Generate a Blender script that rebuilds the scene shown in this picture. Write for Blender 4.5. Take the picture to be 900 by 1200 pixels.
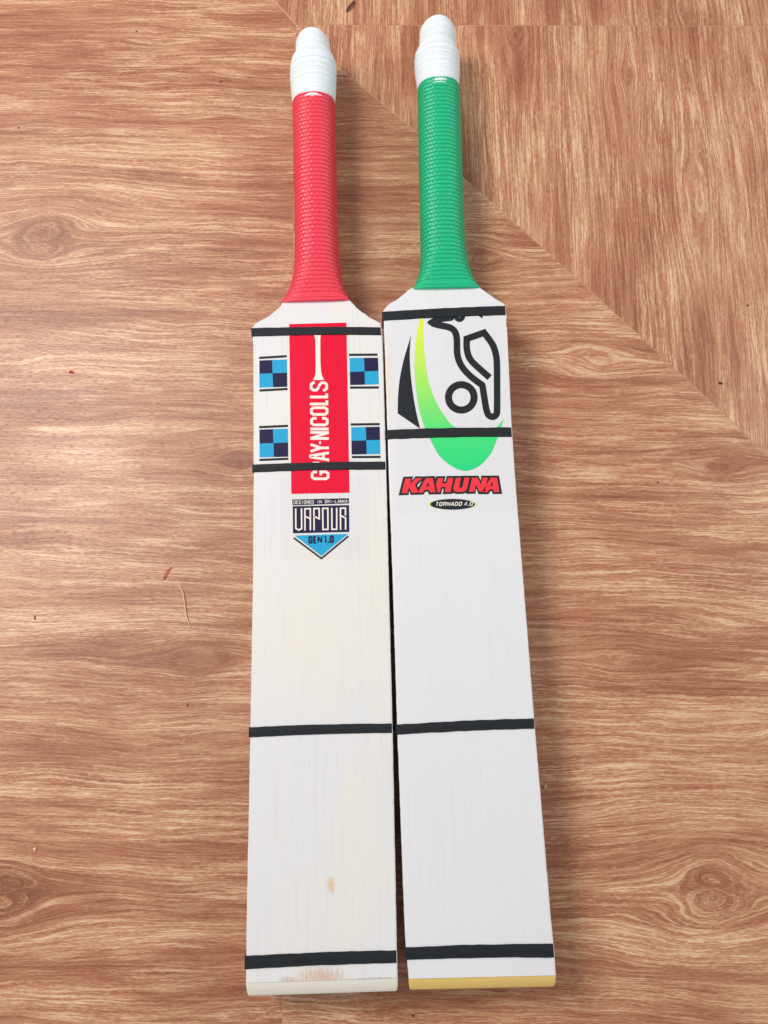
import bpy, bmesh, math, random
import numpy as np
from mathutils import Vector, Matrix
from mathutils.geometry import tessellate_polygon

for o in list(bpy.data.objects):
    bpy.data.objects.remove(o)
scene = bpy.context.scene
C = scene.collection
rnd = random.Random(7)

# ------------------------------------------------------------------ camera
F = 950.0                       # focal length in pixels of the 900 x 1200 photograph
TH = math.atan(F / 4240.0)      # tilt off straight-down
H = 0.68                        # camera height above the floor
cam_data = bpy.data.cameras.new('camera')
cam = bpy.data.objects.new('camera', cam_data)
C.objects.link(cam)
cam.location = (0, 0, H)
cam.rotation_euler = (TH, 0, 0)
cam_data.sensor_fit = 'VERTICAL'
cam_data.sensor_height = 36.0
cam_data.lens = 36.0 * F / 1200.0
cam_data.clip_start = 0.02
cam_data.clip_end = 50
scene.camera = cam

# ------------------------------------------------------------------ light of the room
world = bpy.data.worlds.new('World')
scene.world = world
world.use_nodes = True
bg = world.node_tree.nodes['Background']
bg.inputs[0].default_value = (0.93, 0.96, 1.0, 1)
bg.inputs[1].default_value = 0.39


def window_lamp(name, loc, target, sx, sy, power, color):
    d = bpy.data.lights.new(name, 'AREA')
    d.shape = 'RECTANGLE'
    d.size, d.size_y = sx, sy
    d.energy = power
    d.color = color
    o = bpy.data.objects.new(name, d)
    C.objects.link(o)
    o.location = loc
    o.rotation_euler = (Vector(target) - Vector(loc)).to_track_quat('-Z', 'Y').to_euler()
    return o


window_lamp('window_light', (-1.18, 0.82, 1.82), (0, 0.15, 0), 0.75, 0.75, 38, (1.0, 0.985, 0.97))
window_lamp('doorway_light', (1.55, 0.75, 1.15), (0, 0.25, 0), 0.3, 0.6, 9, (0.96, 0.98, 1.0))

scene.view_settings.view_transform = 'Standard'
scene.view_settings.look = 'None'
scene.view_settings.exposure = 0.0
scene.view_settings.gamma = 1.0
scene.view_settings.use_curve_mapping = False
scene.render.engine = 'CYCLES'
scene.cycles.max_bounces = 5
scene.cycles.diffuse_bounces = 3


# ------------------------------------------------------------------ survey: photo measurement -> place
def P(u, v, z=0.0):
    """World point at height z seen at pixel (u, v) of the 900 x 1200 photograph."""
    a, b = (u - 450.0) / F, (600.0 - v) / F
    dx = a
    dy = b * math.cos(TH) + math.sin(TH)
    dz = b * math.sin(TH) - math.cos(TH)
    t = (z - H) / dz
    return Vector((dx * t, dy * t, z))


# ------------------------------------------------------------------ node helper
class V:
    def __init__(self, g, s):
        self.g, self.s = g, s

    def _m(self, op, *a, clamp=False):
        return self.g.math(op, self, *a, clamp=clamp)

    def __add__(self, o): return self._m('ADD', o)
    def __radd__(self, o): return self._m('ADD', o)
    def __sub__(self, o): return self._m('SUBTRACT', o)
    def __rsub__(self, o): return self.g.math('SUBTRACT', o, self)
    def __mul__(self, o): return self._m('MULTIPLY', o)
    def __rmul__(self, o): return self._m('MULTIPLY', o)
    def __truediv__(self, o): return self._m('DIVIDE', o)
    def __rtruediv__(self, o): return self.g.math('DIVIDE', o, self)


class Graph:
    def __init__(self, name):
        self.mat = bpy.data.materials.new(name)
        self.mat.use_nodes = True
        self.t = self.mat.node_tree
        self.n = self.t.nodes
        self.bsdf = self.n['Principled BSDF']

    def link(self, a, b):
        self.t.links.new(a.s if isinstance(a, V) else a, b)

    def put(self, sock, val):
        if isinstance(val, V):
            self.t.links.new(val.s, sock)
        else:
            sock.default_value = val

    def math(self, op, *a, clamp=False):
        nd = self.n.new('ShaderNodeMath')
        nd.operation = op
        nd.use_clamp = clamp
        for i, x in enumerate(a):
            self.put(nd.inputs[i], x)
        return V(self, nd.outputs[0])

    def coords(self):
        tc = self.n.new('ShaderNodeTexCoord')
        sp = self.n.new('ShaderNodeSeparateXYZ')
        self.t.links.new(tc.outputs['Object'], sp.inputs[0])
        return [V(self, sp.outputs[i]) for i in range(3)]

    def vec(self, x, y, z=0.0):
        nd = self.n.new('ShaderNodeCombineXYZ')
        for i, q in enumerate((x, y, z)):
            self.put(nd.inputs[i], q)
        return V(self, nd.outputs[0])

    def noise(self, vec, scale=1.0, detail=3.0, rough=0.55, dist=0.0):
        nd = self.n.new('ShaderNodeTexNoise')
        self.put(nd.inputs['Vector'], vec)
        nd.inputs['Scale'].default_value = scale
        nd.inputs['Detail'].default_value = detail
        nd.inputs['Roughness'].default_value = rough
        nd.inputs['Distortion'].default_value = dist
        return V(self, nd.outputs[0])

    def n2(self, x, y, k, detail=3.0, rough=0.55):
        nd = self.n.new('ShaderNodeTexNoise')
        nd.noise_dimensions = '2D'
        self.put(nd.inputs['Vector'], self.vec(x + k * 7.31, y + k * 3.17))
        nd.inputs['Scale'].default_value = 1.0
        nd.inputs['Detail'].default_value = detail
        nd.inputs['Roughness'].default_value = rough
        return V(self, nd.outputs[0])

    def step(self, x, lo, hi):
        nd = self.n.new('ShaderNodeMapRange')
        nd.interpolation_type = 'SMOOTHSTEP'
        self.put(nd.inputs[0], x)
        nd.inputs[1].default_value = lo
        nd.inputs[2].default_value = hi
        return V(self, nd.outputs[0])

    def ramp(self, x, stops):
        nd = self.n.new('ShaderNodeValToRGB')
        cr = nd.color_ramp
        while len(cr.elements) < len(stops):
            cr.elements.new(0.5)
        for e, (p, c) in zip(cr.elements, stops):
            e.position = p
            e.color = (*c, 1)
        self.put(nd.inputs[0], x)
        return V(self, nd.outputs[0])

    def mix(self, f, a, b):
        nd = self.n.new('ShaderNodeMix')
        nd.data_type = 'RGBA'
        self.put(nd.inputs[0], f)
        for i, q in ((6, a), (7, b)):
            if isinstance(q, V):
                self.t.links.new(q.s, nd.inputs[i])
            else:
                nd.inputs[i].default_value = (*q, 1)
        return V(self, nd.outputs[2])

    def bump(self, h, strength, dist):
        nd = self.n.new('ShaderNodeBump')
        nd.inputs['Strength'].default_value = strength
        nd.inputs['Distance'].default_value = dist
        self.put(nd.inputs['Height'], h)
        self.t.links.new(nd.outputs[0], self.bsdf.inputs['Normal'])

    def finish(self, color, rough=0.5, spec=0.5):
        if isinstance(color, V):
            self.link(color, self.bsdf.inputs['Base Color'])
        else:
            self.bsdf.inputs['Base Color'].default_value = (*color, 1)
        self.put(self.bsdf.inputs['Roughness'], rough)
        self.bsdf.inputs['Specular IOR Level'].default_value = spec
        return self.mat


def srgb(r, g, b):
    return tuple(((c / 255) / 12.92 if c / 255 <= 0.04045 else ((c / 255 + 0.055) / 1.055) ** 2.4) for c in (r, g, b))


# ------------------------------------------------------------------ materials
def vinyl_wood(name, vertical, knots, seed):
    """Printed wood-look vinyl: x runs along the grain, knots bend the grain round them."""
    g = Graph(name)
    X, Y, Z = g.coords()
    x, y = (Y, X) if vertical else (X, Y)
    if not vertical:
        y = y + 0.02 * x
    xs = x + seed
    warp = g.n2(xs * 2.2, y * 7.0, seed, 2.0, 0.5) - 0.5
    warp2 = g.n2(xs * 8.0, y * 34.0, seed + 3, 2.0, 0.5) - 0.5
    jit = g.n2(xs * 75.0, y * 260.0, seed + 5, 2.0, 0.6) - 0.5
    h = y + warp * (0.016 if vertical else 0.030) + warp2 * (0.008 if vertical else 0.012) + jit * 0.0018
    kmask = None
    for (kx, ky, R, ax, eye) in knots:
        dx = (x - kx) * ax + warp2 * R * 1.3
        dy = (y - ky) + warp * R * 0.9 + warp2 * R * 0.7 + jit * R * 0.2
        r2 = dx * dx + dy * dy + (R * (0.36 if eye else 0.95)) ** 2
        h = h - dy * (R * R * (1.0 if eye else 1.25)) / r2
        km = g.step(r2, (R * 1.25) ** 2, (R * 0.5) ** 2) * (1.0 if eye else 0.8)
        kmask = km if kmask is None else g.math('MAXIMUM', kmask, km)
    broad = g.n2(xs * 3.0, h * 60.0, seed + 1, 3.0, 0.6)
    lines = g.n2(xs * 7.0, h * 270.0, seed + 2, 3.0, 0.7)
    hair = g.n2(xs * 22.0, h * 760.0, seed + 6, 2.0, 0.65)
    fib = g.n2(xs * 190.0, y * 1100.0, seed + 7, 1.0, 0.6)
    patch = g.n2(xs * 6.0, y * 20.0, seed + 8, 4.0, 0.65)
    cloud = g.n2(xs * 4.5, h * 17.0, seed + 15, 2.0, 0.5)
    base = (broad - 0.5) * 0.66 + (lines - 0.5) * 0.52 + (patch - 0.5) * 0.50 + (hair - 0.5) * 0.42 + (cloud - 0.5) * 0.40 + 0.43
    if kmask is not None:
        base = base - kmask * 0.20
    col = g.ramp(base, [(0.06, srgb(138, 76, 50)), (0.30, srgb(170, 105, 72)),
                        (0.48, srgb(191, 130, 93)), (0.66, srgb(206, 151, 112)), (0.90, srgb(228, 184, 143))])
    # pale open-grain streaks, thick in some places and absent in others
    dens = g.step(patch * 0.55 + broad * 0.45, 0.40, 0.62)
    light = g.step(lines * 0.4 + hair * 0.6, 0.50, 0.60) * (dens * 0.85 + 0.10)
    if kmask is not None:
        light = light * (1.0 - kmask * 0.7)
    col = g.mix(light * 0.72, col, srgb(238, 202, 160))
    dark = g.step(hair * 0.6 + lines * 0.4, 0.47, 0.36) * (1.0 - dens * 0.5)
    col = g.mix(dark * 0.36, col, srgb(132, 66, 40))
    pores = g.step(fib, 0.55, 0.70)
    col = g.mix(pores * 0.34, col, srgb(146, 80, 52))
    pale = g.step(fib, 0.44, 0.30)
    col = g.mix(pale * (0.10 + dens * 0.24), col, srgb(240, 202, 164))
    g.bump(fib, 0.22, 0.0003)
    rough = 0.36 + (1.0 - patch) * 0.14 + pores * 0.08
    return g.finish(col, rough, 0.6)


def blade_wood(name, warm, seed, stain=None, grain=1.0):
    g = Graph(name)
    x, y, z = g.coords()
    wob = g.n2(x * 14.0, y * 3.0, seed, 2.0, 0.5) - 0.5
    h = x + wob * 0.010
    broad = g.n2(h * 45.0, y * 1.4, seed + 1, 3.0, 0.55)
    line = g.n2(h * 420.0, y * 9.0, seed + 2, 3.0, 0.6)
    flect = g.n2(x * 500.0, y * 55.0, seed + 3, 2.0, 0.6)
    patch = g.n2(x * 16.0, y * 7.0, seed + 4, 3.0, 0.55)
    col = g.mix(g.step(patch * 0.7 + broad * 0.3, 0.40, 0.66), srgb(229, 226, 226), warm)
    col = g.mix(g.step(line, 0.53, 0.72) * (0.22 * grain), col, srgb(206, 192, 178))
    col = g.mix(g.step(flect, 0.60, 0.76) * (0.14 * grain), col, srgb(188, 172, 160))
    if stain:
        for (sx, sy, rx, ry, c, amt) in stain:
            dx = (x - sx) / rx
            dy = (y - sy) / ry
            ray = g.n2(x * 900.0, y * 150.0, seed + 9, 4.0, 0.75)
            d = dx * dx + dy * dy + (ray - 0.5) * 2.6
            col = g.mix(g.step(d, 1.15, -0.25) * amt, col, c)
    g.bump(line, 0.10, 0.0003)
    return g.finish(col, 0.42, 0.35)


def plain(name, c, rough, spec=0.5, var=0.12, scale=(220, 220), bumpd=0.0, bscale=900):
    g = Graph(name)
    x, y, z = g.coords()
    n = g.noise(g.vec(x * scale[0], y * scale[1], z * scale[0]), 1.0, 3.0, 0.6)
    lo = tuple(k * (1 - var) for k in c)
    hi = tuple(min(1, k * (1 + var) + 0.01) for k in c)
    if bumpd:
        g.bump(g.noise(g.vec(x, y, z), bscale, 2.0, 0.6), 0.4, bumpd)
    return g.finish(g.mix(n, lo, hi), rough, spec)


M_joint = plain('joint_filler', srgb(206, 162, 118), 0.7)
M_band = plain('black_elastic', srgb(27, 31, 35), 0.55, 0.22, 0.25, (60, 1400), 0.0002, 1500)
M_red_rubber = plain('red_rubber', srgb(240, 66, 86), 0.28, 0.6, 0.10)
M_green_rubber = plain('green_rubber', srgb(14, 185, 130), 0.28, 0.6, 0.10)
M_twine = plain('white_twine', srgb(240, 245, 246), 0.75, 0.25, 0.06, (900, 900), 0.0003, 2600)
M_toe_cream = plain('bare_toe_wood', srgb(252, 244, 228), 0.6, 0.3, 0.06, (60, 700))
M_toe_yellow = plain('varnished_toe_wood', srgb(255, 212, 122), 0.45, 0.4, 0.09, (120, 500))
M_ink_red = plain('red_print', srgb(232, 0, 50), 0.45, 0.15, 0.05, (300, 40))
M_ink_cyan = plain('cyan_print', srgb(40, 164, 208), 0.5, 0.15, 0.22, (900, 120))
M_ink_navy = plain('navy_print', srgb(32, 28, 66), 0.5, 0.15, 0.12, (900, 120))
M_ink_black = plain('black_print', srgb(34, 37, 40), 0.5, 0.15, 0.10)
M_ink_white = plain('pale_print', srgb(248, 232, 220), 0.5, 0.15, 0.03)
M_ink_scarlet = plain('scarlet_print', srgb(240, 56, 68), 0.5, 0.15, 0.04)
M_ink_lime = plain('lime_print', srgb(190, 240, 120), 0.45, 0.4, 0.04)
M_chip = plain('brown_chip', srgb(92, 44, 28), 0.7)
M_speck = plain('dark_grit', srgb(60, 34, 24), 0.8)
M_thread = plain('red_thread', srgb(206, 58, 66), 0.7)
M_fibre = plain('straw_fibre', srgb(238, 204, 164), 0.6)
M_crumb = plain('pale_crumb', srgb(226, 196, 150), 0.8)


def film_material():
    g = Graph('clear_sticker_film')
    nt = g.t
    tr = g.n.new('ShaderNodeBsdfTransparent')
    mx = g.n.new('ShaderNodeMixShader')
    mx.inputs[0].default_value = 0.07
    nt.links.new(tr.outputs[0], mx.inputs[1])
    nt.links.new(g.bsdf.outputs[0], mx.inputs[2])
    nt.links.new(mx.outputs[0], g.n['Material Output'].inputs['Surface'])
    x, y, z = g.coords()
    n = g.noise(g.vec(x * 60, y * 20, 0), 1.0, 2.0)
    return g.finish(g.mix(n, srgb(216, 214, 210), srgb(236, 232, 228)), 0.4, 0.3)


M_film = film_material()


# ------------------------------------------------------------------ mesh helpers
def link_mesh(name, verts, faces, mat, parent=None, smooth=False):
    me = bpy.data.meshes.new(name)
    me.from_pydata([tuple(v) for v in verts], [], faces)
    bm = bmesh.new()
    bm.from_mesh(me)
    bmesh.ops.recalc_face_normals(bm, faces=bm.faces)
    bm.to_mesh(me)
    bm.free()
    if smooth:
        for p in me.polygons:
            p.use_smooth = True
    me.materials.append(mat)
    o = bpy.data.objects.new(name, me)
    C.objects.link(o)
    if parent:
        o.parent = parent
    return o


def tag(o, label, cat, group=None):
    o['label'] = label
    o['category'] = cat
    if group:
        o['group'] = group
    return o


def loft(rings, cap=True):
    n = len(rings[0])
    verts = [p for r in rings for p in r]
    faces = []
    for i in range(len(rings) - 1):
        for j in range(n):
            k = (j + 1) % n
            faces.append((i * n + j, i * n + k, (i + 1) * n + k, (i + 1) * n + j))
    if cap:
        faces.append(tuple(range(n - 1, -1, -1)))
        faces.append(tuple((len(rings) - 1) * n + j for j in range(n)))
    return verts, faces


# ------------------------------------------------------------------ floor
def extrude_poly(name, pts, z0, z1, mat, parent, bev=0.0002):
    bm = bmesh.new()
    vs = [bm.verts.new((p[0], p[1], z1)) for p in pts]
    f = bm.faces.new(vs)
    if f.normal.z < 0:
        f.normal_flip()
    r = bmesh.ops.extrude_face_region(bm, geom=[f])
    for e in r['geom']:
        if isinstance(e, bmesh.types.BMVert):
            e.co.z = z0
    bmesh.ops.recalc_face_normals(bm, faces=bm.faces)
    top = [e for e in bm.edges if all(abs(v.co.z - z1) < 1e-7 for v in e.verts)]
    bmesh.ops.bevel(bm, geom=top, offset=bev, segments=2, affect='EDGES', profile=0.6)
    me = bpy.data.meshes.new(name)
    bm.to_mesh(me)
    bm.free()
    me.materials.append(mat)
    o = bpy.data.objects.new(name, me)
    C.objects.link(o)
    o.parent = parent
    return o


floor = link_mesh('floor', [(-2, -2, -0.0003), (2, -2, -0.0003), (2, 2.2, -0.0003), (-2, 2.2, -0.0003)],
                  [(0, 1, 2, 3)], M_joint)
floor['kind'] = 'structure'


def K(u, v, R, ax=0.5, eye=False):
    p = P(u, v)
    return (p.x, p.y + 0.02 * p.x, R, ax, eye)


def KV(u, v, R, ax=0.5, eye=False):
    p = P(u, v)
    return (p.y, p.x, R, ax, eye)


M_left = vinyl_wood('wood_print_left', False,
                    [K(55, 280, 0.019, 0.66, True), K(8, 1045, 0.020, 0.66, True), K(280, 542, 0.014, 0.5),
                     K(85, 540, 0.007, 0.3), K(8, 415, 0.012, 0.5), K(235, 770, 0.012, 0.34)], 1.37)
M_right = vinyl_wood('wood_print_right', False,
                     [K(832, 1048, 0.020, 0.66, True), K(700, 420, 0.013, 0.34), K(745, 772, 0.012, 0.32),
                      K(845, 545, 0.010, 0.35), K(560, 300, 0.014, 0.6)], 4.11)
M_upper = vinyl_wood('wood_print_upper', True,
                     [KV(606, 40, 0.007, 0.5, True), KV(735, 88, 0.008, 0.5), KV(815, 230, 0.012, 0.22)], 7.73)
M_strip = vinyl_wood('wood_print_strip', True, [KV(800, 10, 0.010, 0.5)], 9.21)

gap = 0.0004
diag = [P(*q) for q in ((394, 76.5), (490, 156), (542, 206), (640, 294), (667, 318), (782, 423), (898, 532))]
corner = P(347, 29)
d_up = P(321, 0)
dirn = (d_up - corner).normalized()
far_up = corner + dirn * 1.4
d_end = diag[-1]
dirn2 = (diag[-1] - diag[-2]).normalized()
far_dn = d_end + dirn2 * 1.6
seam_bot = P(331, 1200)
sd = (seam_bot - corner).normalized()
seam_far = corner + sd * 2.4
nrm = Vector((-dirn2.y, dirn2.x, 0))
if nrm.y < 0:
    nrm = -nrm


def sh(p, v, s):
    return (p.x + v[0] * s, p.y + v[1] * s)


ZT, ZB = 0.0, -0.00025
# left panel: everything left of the upright joint, up to the mitre running off the top
extrude_poly('panel', [sh(corner, (-1, -0.6), gap), sh(seam_far, (-1, 0), gap), (-1.95, seam_far.y), (-1.95, far_up.y),
                       sh(far_up, (-1, -0.6), gap)], ZB, ZT, M_left, floor)
# lower right panel: grain across, under the long mitre
low = [sh(corner, (0.8, -1.6), gap)] + [sh(p, -nrm, gap * 0.8) for p in diag] + [sh(far_dn, -nrm, gap)]
extrude_poly('panel', low + [(1.95, far_dn.y), (1.95, seam_far.y), sh(seam_far, (1, 0), gap)], ZB, ZT, M_right, floor)
# upper right panel: grain up and down
edge_y = P(900, 30.5).y
up = [sh(corner, (1.8, -0.7), gap)] + [sh(p, nrm, gap * 0.8) for p in diag] + [sh(far_dn, nrm, gap)]
extrude_poly('panel', up + [(1.95, far_dn.y), (1.95, edge_y), (P(900, 30.5).x, edge_y - gap)], ZB, ZT, M_upper, floor)
# strip along the top
extrude_poly('panel', [sh(corner, (1.6, 0.7), gap), (P(900, 30.5).x, edge_y + gap), (1.95, edge_y + 2 * gap), (1.95, far_up.y),
                       sh(far_up, (1, 0.6), gap)], ZB, ZT, M_strip, floor)


# ------------------------------------------------------------------ bats
ZF = 0.050          # height of the blade faces above the floor
ZC = 0.033          # height of the handle axes


def catmull(xs, ys, x):
    """monotone-ish smooth interpolation on increasing xs"""
    xs, ys, x = np.array(xs), np.array(ys), np.atleast_1d(np.array(x, float))
    m = np.gradient(ys, xs)
    i = np.clip(np.searchsorted(xs, x) - 1, 0, len(xs) - 2)
    h = xs[i + 1] - xs[i]
    t = np.clip((x - xs[i]) / h, 0, 1)
    return ((2 * t**3 - 3 * t**2 + 1) * ys[i] + (t**3 - 2 * t**2 + t) * h * m[i]
            + (-2 * t**3 + 3 * t**2) * ys[i + 1] + (t**3 - t**2) * h * m[i + 1])


class Bat:
    def __init__(self, toe_l, toe_r, top, label):
        a, b = P(*toe_l, ZF), P(*toe_r, ZF)
        base = (a + b) / 2
        t = P(*top, ZC)
        ang = math.atan2(t.y - base.y, t.x - base.x) - math.pi / 2
        self.root = bpy.data.objects.new('cricket_bat', None)
        C.objects.link(self.root)
        self.root.empty_display_size = 0.05
        self.root.location = (base.x, base.y, 0)
        self.root.rotation_euler = (0, 0, ang)
        tag(self.root, label, 'cricket bat', 'pair of cricket bats lying side by side')
        self.inv = (Matrix.Translation((base.x, base.y, 0)) @ Matrix.Rotation(ang, 4, 'Z')).inverted()

    def L(self, u, v, z):
        return self.inv @ P(u, v, z)

    def blade(self, left, right, toe_low_l, toe_low_r, mat, toe_mat, seed):
        l = [self.L(u, v, ZF) for u, v in left]
        r = [self.L(u, v, ZF) for u, v in right]
        self.ly, self.lx = [p.y for p in l], [p.x for p in l]
        self.ry, self.rx = [p.y for p in r], [p.x for p in r]
        y0 = max(self.ly[0], self.ry[0])
        y1 = min(self.ly[-1], self.ry[-1])
        self.y0, self.y1 = y0, y1
        ys = list(np.linspace(y0, y1, 150))
        ys = sorted(set(ys + [y for y in self.ly[-6:] + self.ry[-6:] if y0 < y < y1]))
        rg = random.Random(seed)
        rings = []
        for i, y in enumerate(ys):
            jag = 0.00022 if y > y1 - 0.045 else 0.00006
            # the toe line is not square to the blade: skew the first rings
            k = max(0.0, 1 - (y - y0) / 0.03)
            rings.append([Vector((p[0], y + self.skew(p[0], k), p[1])) for p in
                          self.section(y, jl=rg.gauss(0, jag), jr=rg.gauss(0, jag))])
        v, f = loft(rings)
        o = link_mesh('blade', v, f, mat, self.root)
        for p in o.data.polygons:
            p.use_smooth = False
        # toe: the rounded-off, differently coloured end of the blade
        a, b = self.L(*toe_low_l, ZF - 0.007), self.L(*toe_low_r, ZF - 0.007)
        ye = (a.y + b.y) / 2
        rings = []
        for s, dz, ins in ((0.0, 0.0, 0.0), (0.12, 0.0006, 0.0), (0.3, 0.0015, 0.0), (0.55, 0.0030, 0.0001), (0.8, 0.0048, 0.0004),
                           (0.93, 0.0060, 0.0008), (1.0, 0.0075, 0.0013), (1.0, 0.012, 0.0018)):
            y = y0 + (ye - y0) * s
            sec = self.section(y0, drop=dz, inset=ins, lift=0.010 * s * (s > 0.9))
            rings.append([Vector((p[0], y + (-0.0002) + self.skew(p[0], 1.0), p[1])) for p in sec])
        v, f = loft(rings)
        link_mesh('toe', v, f, toe_mat, self.root)

    def skew(self, x, k):
        yl = self.ly[0] - self.y0
        yr = self.ry[0] - self.y0
        t = (x - self.lx[0]) / (self.rx[0] - self.lx[0])
        return (yl + (yr - yl) * t) * k

    def width(self, y):
        return float(np.interp(y, self.ly, self.lx)), float(np.interp(y, self.ry, self.rx))

    def section(self, y, drop=0.0, inset=0.0, lift=0.0, off=0.0, jl=0.0, jr=0.0):
        xl, xr = self.width(y)
        xl += inset - off + jl
        xr -= inset + off
        xr += jr
        t = (y - self.y0) / max(1e-6, self.y1 - self.y0)
        edge = 0.022 - 0.006 * t
        spine = 0.049 - 0.016 * max(0.0, (t - 0.55) / 0.45) - 0.018 * max(0, 0.12 - t) / 0.12
        zt = ZF - drop + off
        rr = 0.0011
        xm = (xl + xr) / 2
        w = xr - xl
        pts = [(xl, zt - edge), (xl, zt - rr), (xl + rr * 0.3, zt - rr * 0.3), (xl + rr, zt)]
        pts += [(xl + w * q, zt) for q in (0.25, 0.5, 0.75)]
        pts += [(xr - rr, zt), (xr - rr * 0.3, zt - rr * 0.3), (xr, zt - rr), (xr, zt - edge)]
        zs = ZF - spine - off + lift
        ze = zt - edge
        for q in (0.82, 0.64, 0.52, 0.48, 0.36, 0.18):
            k = 1 - abs(q - 0.5) * 2
            pts.append((xl + w * q, ze + (zs - ze) * min(1, k * 1.05) ** 1.4 if zs < ze else ze - 0.0005))
        return pts

    def band(self, l0, l1, r0, r1, label=None):
        """strap wound round the blade; l0,l1 top/bottom rows at left edge, r0,r1 at right edge"""
        (ul, vl0, vl1), (ur, vr0, vr1) = (l0[0], l0[1], l1), (r0[0], r0[1], r1)
        A, B = self.L(ul, vl0, ZF), self.L(ul, vl1, ZF)
        D, E = self.L(ur, vr0, ZF), self.L(ur, vr1, ZF)
        rings = []
        ymid = (A.y + B.y + D.y + E.y) / 4
        x0, x1 = A.x, D.x

        def yy(x, top):
            t = min(1, max(0, (x - x0) / (x1 - x0)))
            bow = math.sin(math.pi * t) * 0.0006
            return (A.y + (D.y - A.y) * t if top else B.y + (E.y - B.y) * t) + bow

        # profile at the local width on either edge
        def prof(off):
            pts = self.section(ymid, off=off)
            out = []
            for i in range(len(pts)):
                p, q = pts[i], pts[(i + 1) % len(pts)]
                n = 5 if abs(q[0] - p[0]) > 0.012 else 1
                for k in range(n):
                    t = k / n
                    out.append((p[0] + (q[0] - p[0]) * t, p[1] + (q[1] - p[1]) * t))
            return out
        outer, inner = prof(0.0010), prof(0.0003)
        n = len(outer)
        xa, xb = self.width(ymid)

        def fit(x, y):
            # follow the flare of the blade
            w0, w1 = self.width(y)
            t = (x - xa) / (xb - xa)
            return w0 + (w1 - w0) * t
        rg = random.Random(int(ymid * 9999))
        verts, faces = [], []
        for j in range(n):
            jt, jb = rg.gauss(0, 0.00010), rg.gauss(0, 0.00010)
            (xo, zo), (xi, zi) = outer[j], inner[j]
            yt, yb = yy(xo, True) + jt, yy(xo, False) + jb
            verts += [(fit(xi, yb), yb, zi), (fit(xo, yb), yb + 0.0003, zo), (fit(xo, (yb + yt) / 2), (yb + yt) / 2, zo + 0.00015),
                      (fit(xo, yt), yt - 0.0003, zo), (fit(xi, yt), yt, zi)]
        for j in range(n):
            k = (j + 1) % n
            for a in range(5):
                b = (a + 1) % 5
                faces.append((j * 5 + a, j * 5 + b, k * 5 + b, k * 5 + a))
        return link_mesh('strap', verts, faces, M_band, self.root)

    def tube(self, name, prof, mat, pitch, amp, beads=0, bead_amp=0.0, flat_from=None, close_top=False, nseg=144, y_from=None, y_to=None, lip=0.0, grow=0.0):
        """prof: rows of (v, u_left, u_right) silhouettes from bottom to top"""
        ys, xc, hw = [], [], []
        for v, a, b in prof:
            pl, pr = self.L(a, v, ZC), self.L(b, v, ZC)
            ys.append(self.L((a + b) / 2, v, ZC + 0.0175).y)      # rows are read off the top of the handle
            xc.append((pl.x + pr.x) / 2)
            hw.append((pr.x - pl.x) / 2)
        ya, yb = ys[0], ys[-1]
        nper = 12
        n = max(8, int((yb - ya) / pitch * nper))
        yq = np.linspace(ya, yb, n + 1)
        cx, w = catmull(ys, xc, yq), np.interp(yq, ys, hw) * 0.7 + catmull(ys, hw, yq) * 0.3
        r_nom = 0.0178
        rings = []
        rg = random.Random(len(prof) * 7 + int(pitch * 1e5))
        turns = [rg.uniform(-1, 1) for _ in range(400)]
        for i, y in enumerate(yq):
            ph = (y - ya) / pitch
            fr = ph - math.floor(ph)
            row = math.floor(ph)
            hz = r_nom * min(1.0, (w[i] / 0.0165) ** 0.25)
            e, cz, wk = 2.0, ZC, 1.0
            if flat_from is not None:
                k = max(0.0, min(1.0, (w[i] - 0.0190) / 0.010))
                e = 2.3 + 1.7 * k
                cz = ZC + 0.009 * k
                hz = r_nom + 0.0024 * k - 0.009 * k
                wk = (H - cz) / (H - ZC)
            ring = []
            for j in range(nseg):
                t = 2 * math.pi * j / nseg
                c, s = math.cos(t), math.sin(t)
                if beads:
                    if fr < 0.52:       # plain ridge
                        d = amp * math.sin(math.pi * fr / 0.52) ** 0.6
                    else:               # row of slanted beads in the groove
                        q = (fr - 0.52) / 0.48
                        d = bead_amp * math.sin(math.pi * q) ** 0.5 * max(0.0, math.sin(beads * t + (q - 0.5) * 2.0 + row * math.pi)) ** 0.5
                    if lip and y - ya < lip:
                        d = amp * (0.9 if (y - ya) % (lip / 2) < lip * 0.36 else 0.1)
                else:
                    f2 = (ph + j / nseg) % 1.0
                    rw = int(ph + j / nseg)
                    d = amp * math.sin(math.pi * f2) ** 0.5 + grow * turns[rw % 400] * math.sin(math.pi * f2)
                rr_x, rr_z = w[i] * wk - amp * 0.35 + d, hz - amp * 0.7 + d
                x = math.copysign(abs(c) ** (2 / e), c) * rr_x
                z = math.copysign(abs(s) ** (2 / e), s) * rr_z
                ring.append(Vector((cx[i] + x, y, cz + z)))
            rings.append(ring)
        v, f = loft(rings)
        return link_mesh(name, v, f, mat, self.root, smooth=True)

    # ---- flat print, laid on the blade face
    def poly(self, name, pts, mat, lay, parent=None, holes=()):
        z = ZF + 0.00010 * lay
        loops = [[self.L(u, v, z) for u, v in lp] for lp in [pts] + list(holes)]
        tris = tessellate_polygon(loops)
        vs = [p for lp in loops for p in lp]
        o = link_mesh(name, vs, [tuple(t) for t in tris], mat, parent or self.root)
        fix_up(o)
        return o

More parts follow.
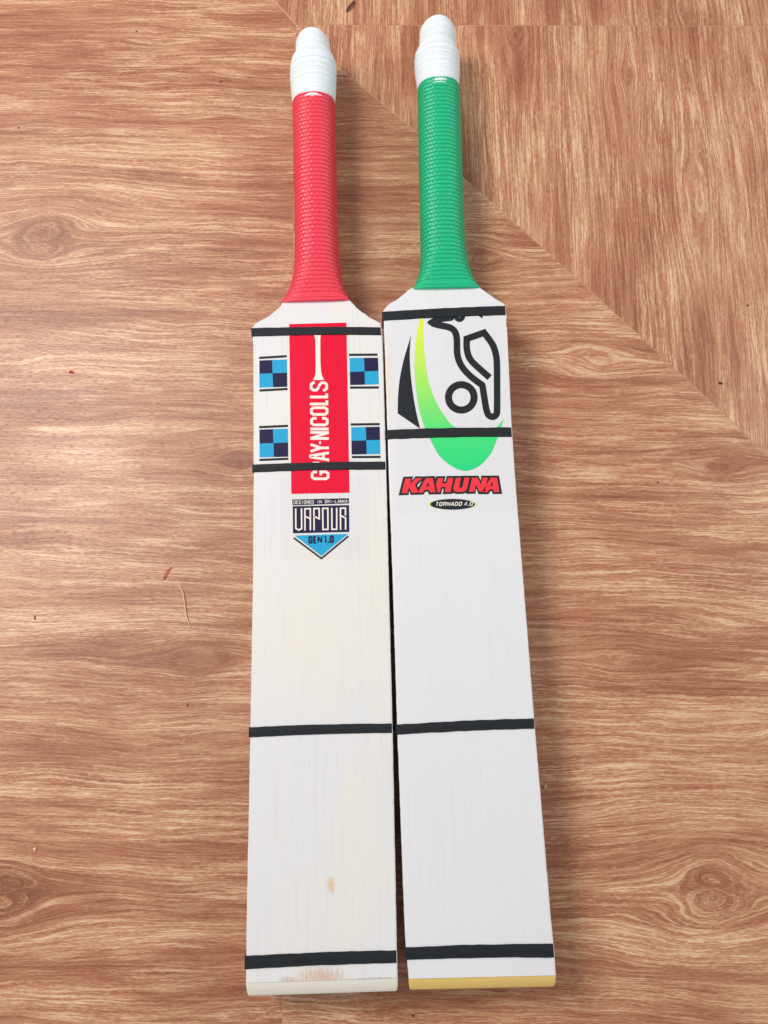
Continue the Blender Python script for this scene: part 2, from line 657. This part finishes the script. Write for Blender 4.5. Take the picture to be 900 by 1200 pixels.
    def strokes(self, name, lines, width, mat, lay, parent=None):
        """each line: list of (u, v) points, optional closed flag; mitred strips"""
        verts, faces = [], []
        for k, ln in enumerate(lines):
            w = width
            closed = False
            if isinstance(ln, dict):
                closed, w, ln = ln.get('closed', False), ln.get('w', width), ln['p']
            z = ZF + 0.00010 * lay + 0.000008 * k
            L_, R_ = offset_line(ln, w / 2, closed)
            n = len(ln)
            b = len(verts)
            for i in range(n):
                verts.append(self.L(*L_[i], z))
                verts.append(self.L(*R_[i], z))
            for i in range(n if closed else n - 1):
                j = (i + 1) % n
                faces.append((b + 2 * i, b + 2 * i + 1, b + 2 * j + 1, b + 2 * j))
        o = link_mesh(name, verts, faces, mat, parent or self.root)
        fix_up(o)
        return o


def fix_up(o):
    bm = bmesh.new()
    bm.from_mesh(o.data)
    for f in bm.faces:
        f.normal_update()
        if f.normal.z < 0:
            f.normal_flip()
    bm.to_mesh(o.data)
    bm.free()


def offset_line(p, h, closed):
    n = len(p)
    L_, R_ = [], []
    for i in range(n):
        a = p[i - 1] if (i > 0 or closed) else None
        c = p[(i + 1) % n] if (i < n - 1 or closed) else None
        q = p[i]

        def nd(s, e):
            dx, dy = e[0] - s[0], e[1] - s[1]
            m = math.hypot(dx, dy) or 1
            return (-dy / m, dx / m)
        if a is None:
            nx, ny = nd(q, c)
            m = 1
        elif c is None:
            nx, ny = nd(a, q)
            m = 1
        else:
            n1, n2 = nd(a, q), nd(q, c)
            nx, ny = n1[0] + n2[0], n1[1] + n2[1]
            mm = math.hypot(nx, ny) or 1e-6
            nx, ny = nx / mm, ny / mm
            m = min(2.0, 1 / max(0.3, nx * n1[0] + ny * n1[1]))
        L_.append((q[0] + nx * h * m, q[1] + ny * h * m))
        R_.append((q[0] - nx * h * m, q[1] - ny * h * m))
    return L_, R_


GL = {
    'S': [[(1, .76), (1, .87), (.78, 1), (.22, 1), (0, .87), (0, .68), (.2, .57), (.8, .43), (1, .32), (1, .13), (.78, 0), (.22, 0), (0, .13), (0, .24)]],
    'L': [[(0, 1), (0, 0), (1, 0)]],
    'O': [{'p': [(0, .13), (0, .87), (.22, 1), (.78, 1), (1, .87), (1, .13), (.78, 0), (.22, 0)], 'closed': True}],
    'C': [[(1, .68), (1, .87), (.78, 1), (.22, 1), (0, .87), (0, .13), (.22, 0), (.78, 0), (1, .13), (1, .32)]],
    'I': [[(.5, 0), (.5, 1)]],
    'N': [[(0, 0), (0, 1)], [(1, 0), (1, 1)], [(0, 1), (1, 0)]],
    '-': [[(0, .48), (1, .48)]],
    'Y': [[(0, 1), (.5, .42)], [(1, 1), (.5, .42), (.5, 0)]],
    'A': [[(0, 0), (.42, 1), (.58, 1), (1, 0)], [(.2, .28), (.8, .28)]],
    'R': [[(0, 0), (0, 1), (.8, 1), (1, .88), (1, .62), (.8, .5), (0, .5)], [(.6, .5), (1, 0)]],
    'G': [[(1, .70), (1, .87), (.78, 1), (.22, 1), (0, .87), (0, .13), (.22, 0), (.78, 0), (1, .13), (1, .46), (.5, .46)]],
    'E': [[(1, 1), (0, 1), (0, 0), (1, 0)], [(0, .5), (.85, .5)]],
    'D': [{'p': [(0, 0), (0, 1), (.7, 1), (1, .75), (1, .25), (.7, 0)], 'closed': True}],
    'K': [[(0, 0), (0, 1)], [(1, 1), (.1, .42)], [(.35, .6), (1, 0)]],
    'T': [[(0, 1), (1, 1)], [(.5, 1), (.5, 0)]],
    'H': [[(0, 0), (0, 1)], [(1, 0), (1, 1)], [(0, .5), (1, .5)]],
    'U': [[(0, 1), (0, .2), (.25, 0), (.75, 0), (1, .2), (1, 1)]],
    '1': [[(.1, .78), (.55, 1), (.55, 0)]],
    '0': [{'p': [(0, .13), (0, .87), (.25, 1), (.75, 1), (1, .87), (1, .13), (.75, 0), (.25, 0)], 'closed': True}],
    '4': [[(.75, 0), (.75, 1), (0, .3), (1, .3)]],
    '.': [[(.5, -.1), (.5, .12)]],
}


def glyph(ch, fn, width):
    out = []
    for ln in GL[ch]:
        closed = isinstance(ln, dict)
        pts = [fn(*q) for q in (ln['p'] if closed else ln)]
        out.append({'p': pts, 'closed': closed, 'w': width})
    return out


# ---- the red-handled bat -------------------------------------------------------
red_bat = Bat((288, 1152), (467, 1146), (366, 36), 'cricket bat with red ribbed grip and red sticker on its pale blade')


def loc_px(bat, u, v):
    p = bat.L(u, v, ZF)
    return p.x, p.y


s1 = loc_px(red_bat, 388, 1037)
s2 = loc_px(red_bat, 376, 1148)
s3 = loc_px(red_bat, 337, 1151)
s4 = loc_px(red_bat, 440, 1148)
M_blade_red = blade_wood('pale_willow_warm', srgb(234, 228, 217), 2.2, [
    (s1[0], s1[1], 0.0032, 0.0065, srgb(226, 178, 120), 0.75),
    (s2[0], s2[1], 0.021, 0.0105, srgb(204, 148, 106), 0.6),
    (s3[0], s3[1], 0.008, 0.0045, srgb(184, 144, 122), 0.5),
    (s4[0], s4[1], 0.020, 0.0016, srgb(150, 120, 108), 0.7)], 0.75)
red_bat.blade(
    [(288, 1152), (288.7, 1080), (293, 860), (296, 690), (297, 550), (296.5, 400), (295.5, 383), (302, 377), (316, 369.5), (327, 360), (331.5, 352.5), (342, 350), (352, 340)],
    [(466, 1146), (464.6, 1080), (460.3, 860), (456, 690), (452.7, 550), (448.4, 400), (447, 386), (446, 378.5), (432, 371), (418, 360), (411, 352.5), (401, 350), (392, 340)],
    (287, 1167), (467, 1161.5), M_blade_red, M_toe_cream, 3)
red_bat.tube('grip', [(353, 330.5, 411.5), (346, 334.5, 408.2), (339, 337.8, 405), (332, 340.5, 402.6), (320, 343.6, 400), (305, 345.6, 397.8), (288, 346.3, 396.4),
                      (260, 346.6, 395), (210, 345.6, 393.6), (150, 344.6, 392.4), (118, 344, 391.7), (107, 343.8, 391.5)],
             M_red_rubber, 0.0040, 0.0013, beads=30, bead_amp=0.00055, flat_from=True, lip=0.006)
red_bat.tube('twine_wrap', [(113, 348, 388), (107.5, 346.5, 389), (104.5, 343.6, 391.6), (100, 342.6, 392.2), (88, 341.6, 392.8), (70, 340.8, 393), (58, 341.6, 392.4), (53, 344, 389.6), (49, 346.8, 387), (43, 347.2, 386.3),
                            (37, 347.4, 385.4), (33, 348.4, 383.8), (30.6, 350.6, 381), (29.5, 355, 376)],
             M_twine, 0.0018, 0.0010, grow=0.00032)
red_bat.band((294.5, 384.5), 394.4, (447.5, 383.6), 392.8)
red_bat.band((297, 544.4), 553.6, (453, 541), 550.4)
red_bat.band((293, 852), 864, (461, 847.7), 858.8)
red_bat.band((287, 1120), 1136, (467, 1113.4), 1128.3)

b = red_bat
b.poly('clear_film', [(327, 560), (432, 558), (434, 655), (329, 657)], M_film, 0.6)
stk = b.poly('red_sticker', [(338.9, 379.7), (405.9, 378), (409.6, 577.4), (341.4, 578.8)], M_ink_red, 1.5)
b.poly('bat_emblem', [(368.0, 384), (376.0, 384), (375.9, 393), (375.3, 398), (375.5, 425), (376.3, 436), (377.6, 441), (380, 445.2),
                      (366.7, 445.4), (369, 441), (369.8, 436), (369.9, 425), (369.6, 398), (368.2, 393)], M_ink_white, 2.6, stk)
lines = []
for ch, v0, v1 in (('S', 458.7, 447), ('L', 466.8, 459.4), ('L', 475, 467.6), ('O', 487.2, 476.2), ('C', 499.5, 488.6), ('I', 504.4, 501), ('N', 515.4, 505.2),
                   ('-', 520.4, 517.2), ('Y', 530.6, 519.2), ('A', 540.6, 529), ('R', 550, 541), ('G', 562.6, 551.4)):
    s = 3.1 if ch != '-' else 2.2
    h2 = s / 2

    def fn(x, y, v0=v0, v1=v1, h2=h2, ch=ch):
        a0, a1 = v0 - h2, v1 + h2
        if ch == 'I':
            vv = (v0 + v1) / 2
        elif ch == '-':
            vv = v0 + (v1 - v0) * x
        else:
            vv = a0 + (a1 - a0) * x
        k = (vv - 447) / 115
        ub, ut = 384.2 + 1.9 * k, 363.0 + 1.3 * k
        ext = 0 if ch in 'IL-NYAR' and y in (0, 1) else 1
        if ch == 'L' and y == 0:
            ext = 1
        if ch == 'R' and y == 1:
            ext = 1
        lo, hi = ub - h2 * ext, ut + h2 * ext
        return (lo + (hi - lo) * y, vv)
    lines += glyph(ch, fn, s)
b.strokes('lettering', lines, 3, M_ink_white, 2.6, stk)


def z3(X, Y):
    return (280 + X * 0.2, 360 + Y * 0.2)


for bars, quad, mx, my, dark_tl in (
        (((118, 297, 280, 287), (120, 488, 285, 479)), ((120, 312), (281, 306), (283, 466), (120, 471)), 197, 387, True),
        (((645, 279, 812, 278), (651, 471, 820, 470)), ((648, 297), (815, 296), (820, 452), (652, 456)), 736, 376, False),
        (((118, 703, 287, 695), (120, 895, 290, 888)), ((120, 717), (287, 711), (289, 876), (121, 880)), 202, 796, True),
        (((655, 687, 825, 685), (662, 878, 830, 877)), ((658, 703), (825, 700), (829, 860), (660, 863)), 746, 780, False)):
    (tl, tr, br, bl) = quad
    tm, bm_ = (mx - 3, (tl[1] + tr[1]) / 2), (mx + 3, (bl[1] + br[1]) / 2)
    lm, rm = ((tl[0] + bl[0]) / 2, my + 3), ((tr[0] + br[0]) / 2, my - 3)
    cc = (mx, my)
    root = None
    quads = [(tl, tm, cc, lm), (tm, tr, rm, cc), (lm, cc, bm_, bl), (cc, rm, br, bm_)]
    for i, q in enumerate(quads):
        dark = (i in (0, 3)) == dark_tl
        o = b.poly('checker_square', [z3(*p) for p in q], M_ink_navy if dark else M_ink_cyan, 1.2)
    for (xa, ya, xb, yb) in bars:
        b.strokes('checker_bar', [[z3(xa, ya), z3(xb, yb)]], 2.7, M_ink_black, 1.2)


def z7(X, Y):
    return (340 + X / 12, 580 + Y / 12)


badge = b.poly('badge', [z7(36, 158), z7(828, 143), z7(833, 520), z7(40, 540)], M_ink_navy, 1.2)
b.poly('badge_strip', [z7(30, 64), z7(825, 46), z7(828, 119), z7(32, 146)], M_ink_navy, 1.2, badge)
V_ = [[(78, 190), (80, 470), (121, 494), (162, 472), (160, 188)],
      [(208, 500), (208, 195), (284, 193), (284, 495)], [(208, 300), (284, 334)],
      [(337, 497), (334, 193), (408, 190), (408, 336), (334, 298)],
      {'p': [(458, 190), (530, 188), (532, 484), (462, 486)], 'closed': True},
      [(586, 180), (588, 484), (655, 482), (655, 180)],
      [(709, 490), (707, 187), (778, 185), (778, 292)], [(707, 288), (780, 324), (780, 488)]]
conv = []
for ln in V_:
    if isinstance(ln, dict):
        conv.append({'p': [z7(*q) for q in ln['p']], 'closed': True, 'w': 1.75})
    else:
        conv.append({'p': [z7(*q) for q in ln], 'closed': False, 'w': 1.75})
b.strokes('badge_lettering', conv, 1.75, M_ink_white, 2.4, badge)
lines = []
txt = 'DESIGNED IN SRI-LANKA'
pw = (812 - 48) / len(txt)
for i, ch in enumerate(txt):
    if ch == ' ':
        continue

    def fn(x, y, i=i):
        X = 48 + pw * (i + 0.10 + 0.70 * x)
        k = (X - 48) / 764
        return z7(X, (126 - 20 * k) + ((82 - 14 * k) - (126 - 20 * k)) * y)
    lines += glyph(ch, fn, 0.55)
b.strokes('small_lettering', lines, 0.62, M_ink_white, 2.4, badge)
b.poly('badge_triangle', [z7(62, 570), z7(815, 547), z7(440, 858)], M_ink_cyan, 1.2, badge)
b.strokes('badge_chevron', [[z7(50, 603), z7(440, 893), z7(820, 578)]], 2.1, M_ink_black, 1.2, badge)
lines = []
for ch, xa, xb in (('G', 258, 316), ('E', 326, 374), ('N', 384, 452), ('1', 478, 518), ('.', 528, 548), ('0', 556, 614)):
    def fn(x, y, xa=xa, xb=xb):
        a0, a1 = xa + 11, xb - 11
        X = a0 + (a1 - a0) * x
        k = (X - 258) / 356
        return z7(X, 674 - 10 * k + (-84) * y)
    lines += glyph(ch, fn, 1.6 if ch == 'N' else 2.1)
b.strokes('badge_number', lines, 1.75, M_ink_navy, 2.4, badge)

# ---- the green-handled bat -----------------------------------------------------
green_bat = Bat((479, 1147), (652, 1143), (512, 21), 'cricket bat with green ribbed grip and black bird emblem on its blade')
t1 = loc_px(green_bat, 454, 440)
M_blade_green = blade_wood('pale_willow_cool', srgb(230, 228, 228), 6.4, [
    (t1[0] + 0.001, t1[1], 0.0035, 0.045, srgb(236, 214, 186), 0.7)], 0.5)
g_ = green_bat
g_.blade(
    [(479, 1147), (475.5, 1110), (474, 1080), (465.6, 855), (460.3, 680), (457.3, 600), (455.2, 540), (452.6, 460), (450.6, 400), (448.8, 362), (455, 357), (460, 353.2), (463, 352.4), (470, 347), (480.5, 338), (490, 335.5), (498, 326)],
    [(652, 1143), (650, 1115), (646.3, 1080), (627, 850), (613.6, 680), (604, 560), (600, 500), (594.5, 385), (592.5, 357), (590, 355), (578, 348), (568, 340.5), (561.5, 336.5), (552, 334), (544, 325)],
    (480.5, 1158.5), (652, 1157), M_blade_green, M_toe_yellow, 5)
g_.tube('grip', [(338, 480.8, 561.2), (331, 484.6, 557), (324, 487.5, 553.8), (316, 490.2, 551), (306, 492, 548.3), (292, 493.3, 545.7), (270, 493, 543.3), (240, 492.2, 542),
                 (200, 491.4, 540.6), (150, 490.6, 539), (110, 490, 537.6), (90, 489.7, 536.8)],
        M_green_rubber, 0.0040, 0.0013, beads=30, bead_amp=0.00055, flat_from=True, lip=0.006)
g_.tube('twine_wrap', [(96, 494, 532.5), (90.5, 492.5, 534), (87.5, 489.4, 536.4), (83, 488.4, 536.8), (75, 487, 537), (62, 486, 537), (49, 486.4, 536.6), (44, 488.6, 534.2), (40, 491.4, 532.4), (30, 491.4, 532.4), (24, 491.8, 531.8),
                       (19.5, 492.6, 530.8), (16.8, 495.5, 527.8), (15.6, 501, 522)],
        M_twine, 0.0018, 0.0010, grow=0.00032)
g_.band((448.5, 365.6), 376, (593.5, 358.6), 369.4)
g_.band((452, 504), 515, (601, 501), 512)
g_.band((465, 849), 861, (627, 841.8), 854)
g_.band((475.5, 1110), 1124.7, (650.5, 1105.7), 1122)

g_.poly('clear_film', [(457, 376), (593, 371), (605, 600), (464, 602)], M_film, 0.6)


def z4(X, Y):
    return (440 + X * 0.2, 340 + Y * 0.2)


def smooth(pts, n=4, closed=False):
    out = []
    m = len(pts)
    for i in range(m if closed else m - 1):
        p0 = pts[i - 1] if (i > 0 or closed) else pts[0]
        p1, p2 = pts[i], pts[(i + 1) % m]
        p3 = pts[(i + 2) % m] if (i + 2 < m or closed) else pts[-1]
        for k in range(n):
            t = k / n
            out.append(tuple(0.5 * (2 * p1[a] + (p2[a] - p0[a]) * t + (2 * p0[a] - 5 * p1[a] + 4 * p2[a] - p3[a]) * t * t
                                    + (3 * p1[a] - p0[a] - 3 * p2[a] + p3[a]) * t**3) for a in (0, 1)))
    if not closed:
        out.append(pts[-1])
    return out


fang_l = smooth([z4(*q) for q in ((209, 266), (190, 325), (165, 410), (144, 510), (133, 610), (130, 722))])
fang_r = smooth([z4(*q) for q in ((262, 812), (240, 720), (222, 620), (207, 500), (201, 400), (203, 320), (209, 266))])
g_.poly('black_fang', fang_l + fang_r[:-1], M_ink_black, 1.2)

outer = smooth([z4(264, 158), z4(246, 240), z4(233, 340), z4(228, 450), z4(235, 560), z4(252, 680), z4(278, 775), z4(310, 850), (512, 530), (519, 538.3),
                (529, 546), (537, 550), (545, 551.8), (553, 550.4), (563, 545), (571, 537), (576.5, 529), (582, 516), (586.5, 504), (590.4, 490.5)])
inner = smooth([(590.4, 490.5), (586.5, 495.5), (582.5, 500), (574, 507), (560, 510.5), (546, 508.5), z4(462, 800), z4(430, 772), z4(390, 716), z4(350, 646), z4(315, 548),
                z4(296, 450), z4(285, 360), z4(279, 250), z4(280, 158)])


def swoosh_material():
    g = Graph('lime_to_green_print')
    x, y, z = g.coords()
    ya, yb = g_.L(500, 370, ZF).y, g_.L(545, 552, ZF).y
    t = (y - yb) / (ya - yb)
    n = g.noise(g.vec(x * 140, y * 60, 0), 1.0, 3.0)
    col = g.ramp(t + (n - 0.5) * 0.10, [(0.0, srgb(28, 214, 128)), (0.22, srgb(66, 222, 122)), (0.45, srgb(138, 228, 104)),
                                        (0.72, srgb(196, 236, 88)), (1.0, srgb(232, 236, 30))])
    return g.finish(col, 0.45, 0.4)


g_.poly('green_swoosh', outer + inner[1:-1], swoosh_material(), 1.2)

body = smooth([(507, 379), (515, 381.2), (522, 382.4), (529, 384.8), (533.6, 389.5), (535.3, 397), (535.5, 406), (535.8, 414), (537.6, 422), (541.6, 430), (548, 437.6), (556, 444.6), (564.8, 451)], 4)
body += smooth([(565.4, 452.2), (567.6, 466), (570, 480), (572.8, 486.6), (577.6, 488.4), (581.6, 485.6), (582.5, 479), (582.5, 450), (582.3, 426), (580.8, 414), (576.8, 403), (567.2, 389.8)], 4)
wing = smooth([(546.9, 397), (547, 408), (549.2, 417.4), (554, 424.6), (563, 433), (573.8, 442.4)], 4)
bird = g_.strokes('bird_emblem', [{'p': body + wing, 'w': 7.7},
                                  {'p': [(540.6 + 15 * math.cos(a), 465.6 + 14.9 * math.sin(a)) for a in np.linspace(0, 2 * math.pi, 48, endpoint=False)], 'closed': True, 'w': 8.3},
                                  {'p': [(538.4 + 4 * math.cos(a), 370.6 + 4 * math.sin(a)) for a in np.linspace(0, 2 * math.pi, 24, endpoint=False)], 'closed': True, 'w': 5.4}],
                  7.7, M_ink_black, 1.4)
g_.poly('beak', smooth([(500.6, 377.8), (504, 374.6), (511, 371), (518, 368), (530, 368), (532, 371), (531, 375.2), (524, 376.6), (517.8, 377.4), (519, 378.4), (522, 380), (516, 384.6), (508, 383.2), (503.5, 380.8)], 3, True),
        M_ink_black, 1.8, bird)
g_.poly('crest_tip', [(560, 369), (561, 370.5), (565.6, 373), (565.8, 368)], M_ink_black, 1.4, bird)

# bold slanted name
def z8(X, Y):
    return (460 + X / 6.667, 545 + Y / 6.667)


NAME = [
    [(95, 105), (145, 103), (134, 148), (186, 101), (240, 99), (176, 152), (206, 216), (150, 219), (126, 172), (115, 220), (65, 222)],
    [(258, 101), (318, 99), (341, 214), (294, 216), (288, 194), (248, 195), (234, 217), (192, 218)],
    [(350, 101), (396, 100), (386, 142), (424, 141), (434, 99), (480, 98), (455, 212), (408, 213), (417, 171), (378, 172), (368, 214), (348, 215), (336, 150)],
    [(492, 99), (536, 98), (520, 166), (522, 176), (534, 179), (546, 175), (562, 97), (606, 97), (586, 182), (572, 203), (548, 211), (502, 212), (478, 206), (470, 190), (472, 172)],
    [(618, 97), (664, 97), (692, 152), (704, 96), (748, 96), (724, 208), (678, 209), (650, 152), (637, 210), (592, 211)],
    [(768, 96), (820, 96), (840, 212), (793, 212), (789, 190), (757, 191), (743, 213), (697, 213), (728, 158)]]
nm = g_.strokes('name_outline', [{'p': [z8(*q) for q in ln], 'closed': True, 'w': 4.2} for ln in NAME], 4.2, M_ink_black, 1.2)
for ln in NAME:
    mxx = (min(q[0] for q in ln) + max(q[0] for q in ln)) / 2
    g_.poly('name_letter', [z8(mxx + (q[0] - mxx) * 0.94, 158 + (q[1] - 158) * 0.97) for q in ln], M_ink_scarlet, 3.0, nm)
for tri in ([(262, 168), (286, 167), (278, 132)], [(764, 162), (785, 161), (779, 128)]):
    g_.poly('letter_counter', [z8(*q) for q in tri], M_ink_black, 3.6, nm)


def ell(cx, cy, rx, ry, n=48):
    return [(cx + rx * math.cos(a), cy + ry * math.sin(a)) for a in np.linspace(0, 2 * math.pi, n, endpoint=False)]


oval = g_.poly('oval_badge', ell(530.4, 590.9, 26.2, 6.3), M_ink_black, 2.0)
g_.poly('oval_rim', ell(530.4, 590.9, 28.6, 6.0), M_ink_lime, 1.2, oval)
lines = []
txt = 'TORNADO 4.0'
X0 = 510.6
wd = {' ': 1.9, '.': 1.9, 'T': 4.2}
for ch in txt:
    w_ = wd.get(ch, 4.55)
    if ch != ' ':
        def fn(x, y, X0=X0, w_=w_):
            return (X0 + (w_ - 1.75) * x + y * 1.0, 592.7 - (X0 - 510) * 0.012 - 3.9 * y)
        lines += glyph(ch, fn, 0.9)
    X0 += w_
g_.strokes('oval_lettering', lines, 1.0, M_ink_white, 3.0, oval)


# ------------------------------------------------------------------ crumbs and fibres on the floor
def lump(name, u, v, sx, sy, sz, rz, mat, label, cat, group=None, seed=1):
    rg = random.Random(seed)
    bm = bmesh.new()
    bmesh.ops.create_icosphere(bm, subdivisions=2, radius=1)
    for q in bm.verts:
        k = 1 + rg.uniform(-0.28, 0.28)
        q.co = Vector((q.co.x * sx * 0.85 * k, q.co.y * sy * 0.85 * k, max(-0.6, q.co.z) * sz * k))
    zmin = min(q.co.z for q in bm.verts)
    for q in bm.verts:
        q.co.z -= zmin
    me = bpy.data.meshes.new(name)
    bm.to_mesh(me)
    bm.free()
    me.materials.append(mat)
    o = bpy.data.objects.new(name, me)
    C.objects.link(o)
    o.location = P(u, v, 0.0)
    o.rotation_euler = (0, 0, rz)
    return tag(o, label, cat, group)


def filament(name, pts, r, mat, label, cat):
    base = P(*pts[0])
    ctr = smooth(pts, 5)
    n = len(ctr)
    rings = []
    ps = [P(u, v) for u, v in ctr]
    for i, p in enumerate(ps):
        d = (ps[min(n - 1, i + 1)] - ps[max(0, i - 1)]).normalized()
        s = Vector((-d.y, d.x, 0))
        rad = r * (0.45 + 0.55 * math.sin(math.pi * (i + 0.5) / n) ** 0.5)
        hgt = r + 0.0012 * math.sin(math.pi * i / (n - 1))
        rings.append([p - base + s * math.cos(a) * rad + Vector((0, 0, hgt + math.sin(a) * rad)) for a in np.linspace(0, 2 * math.pi, 6, endpoint=False)])
    v, f = loft(rings)
    o = link_mesh(name, v, f, mat, None, True)
    o.location = base
    return tag(o, label, cat)


filament('wood_chip', [(406.2, 14), (408.6, 11.6), (411.4, 8.2), (413.4, 5.6), (415.2, 2)], 0.0013, M_chip, 'dark brown curled chip on the floor near the top edge', 'debris')
filament('straw_fibre', [(208.5, 686.5), (214.5, 694), (216.5, 706), (219, 722), (223.5, 735.5)], 0.00045, M_fibre, 'long pale straw fibre on the floor left of the red-handled bat', 'fibre')
filament('thread', [(201.5, 664.5), (197, 669), (194, 675), (192, 679.5)], 0.0005, M_thread, 'short curved red thread just above the long straw fibre', 'thread')
filament('thread', [(81, 437), (84, 436), (86.5, 437.6)], 0.0007, M_thread, 'tiny red thread scrap at the far left of the floor', 'thread')
lump('grit', 41, 724, 0.0005, 0.0021, 0.0006, 0.08, M_speck, 'short dark splinter by the left edge, level with the straw fibre', 'debris', seed=3)
lump('grit', 844, 449, 0.0020, 0.0011, 0.0008, -0.3, M_speck, 'dark brown crumb just above the long diagonal joint at the right', 'debris', seed=4)
lump('grit', 876, 358, 0.0012, 0.0008, 0.0006, 0.2, M_speck, 'small dark crumb at the right edge, higher above the diagonal joint', 'debris', seed=5)
lump('grit', 259, 96, 0.0011, 0.0010, 0.0006, 0.2, M_speck, 'dark round speck on the floor left of the white twine end', 'debris', seed=6)
lump('grit', 22, 150, 0.0012, 0.0007, 0.0005, 0.6, M_speck, 'dark speck near the upper left edge of the floor', 'debris', seed=7)
lump('grit', 160, 37, 0.0009, 0.0007, 0.0005, 0.0, M_speck, 'tiny dark speck on the floor at upper left, nearest the top edge', 'debris', seed=8)
lump('grit', 220, 826, 0.0004, 0.0015, 0.0005, 0.1, M_speck, 'tiny upright dark splinter left of the third strap of the red-handled bat', 'debris', seed=10)
lump('grit', 484, 1190, 0.0012, 0.0008, 0.0006, 0.3, M_speck, 'dark speck on the floor below the yellow toe', 'debris', seed=11)
lump('grit', 771, 565, 0.0009, 0.0007, 0.0005, 0.3, M_speck, 'tiny dark speck on the floor right of the scarlet name lettering', 'debris', seed=12)
lump('crumb', 41, 995, 0.0015, 0.0017, 0.0010, 0.0, M_crumb, 'pale cream crumb above the lower left knot of the floor', 'debris', seed=13)
lump('crumb', 639, 922, 0.0012, 0.0020, 0.0008, -0.3, M_crumb, 'pale crumb just right of the green-handled bat blade', 'debris', seed=14)
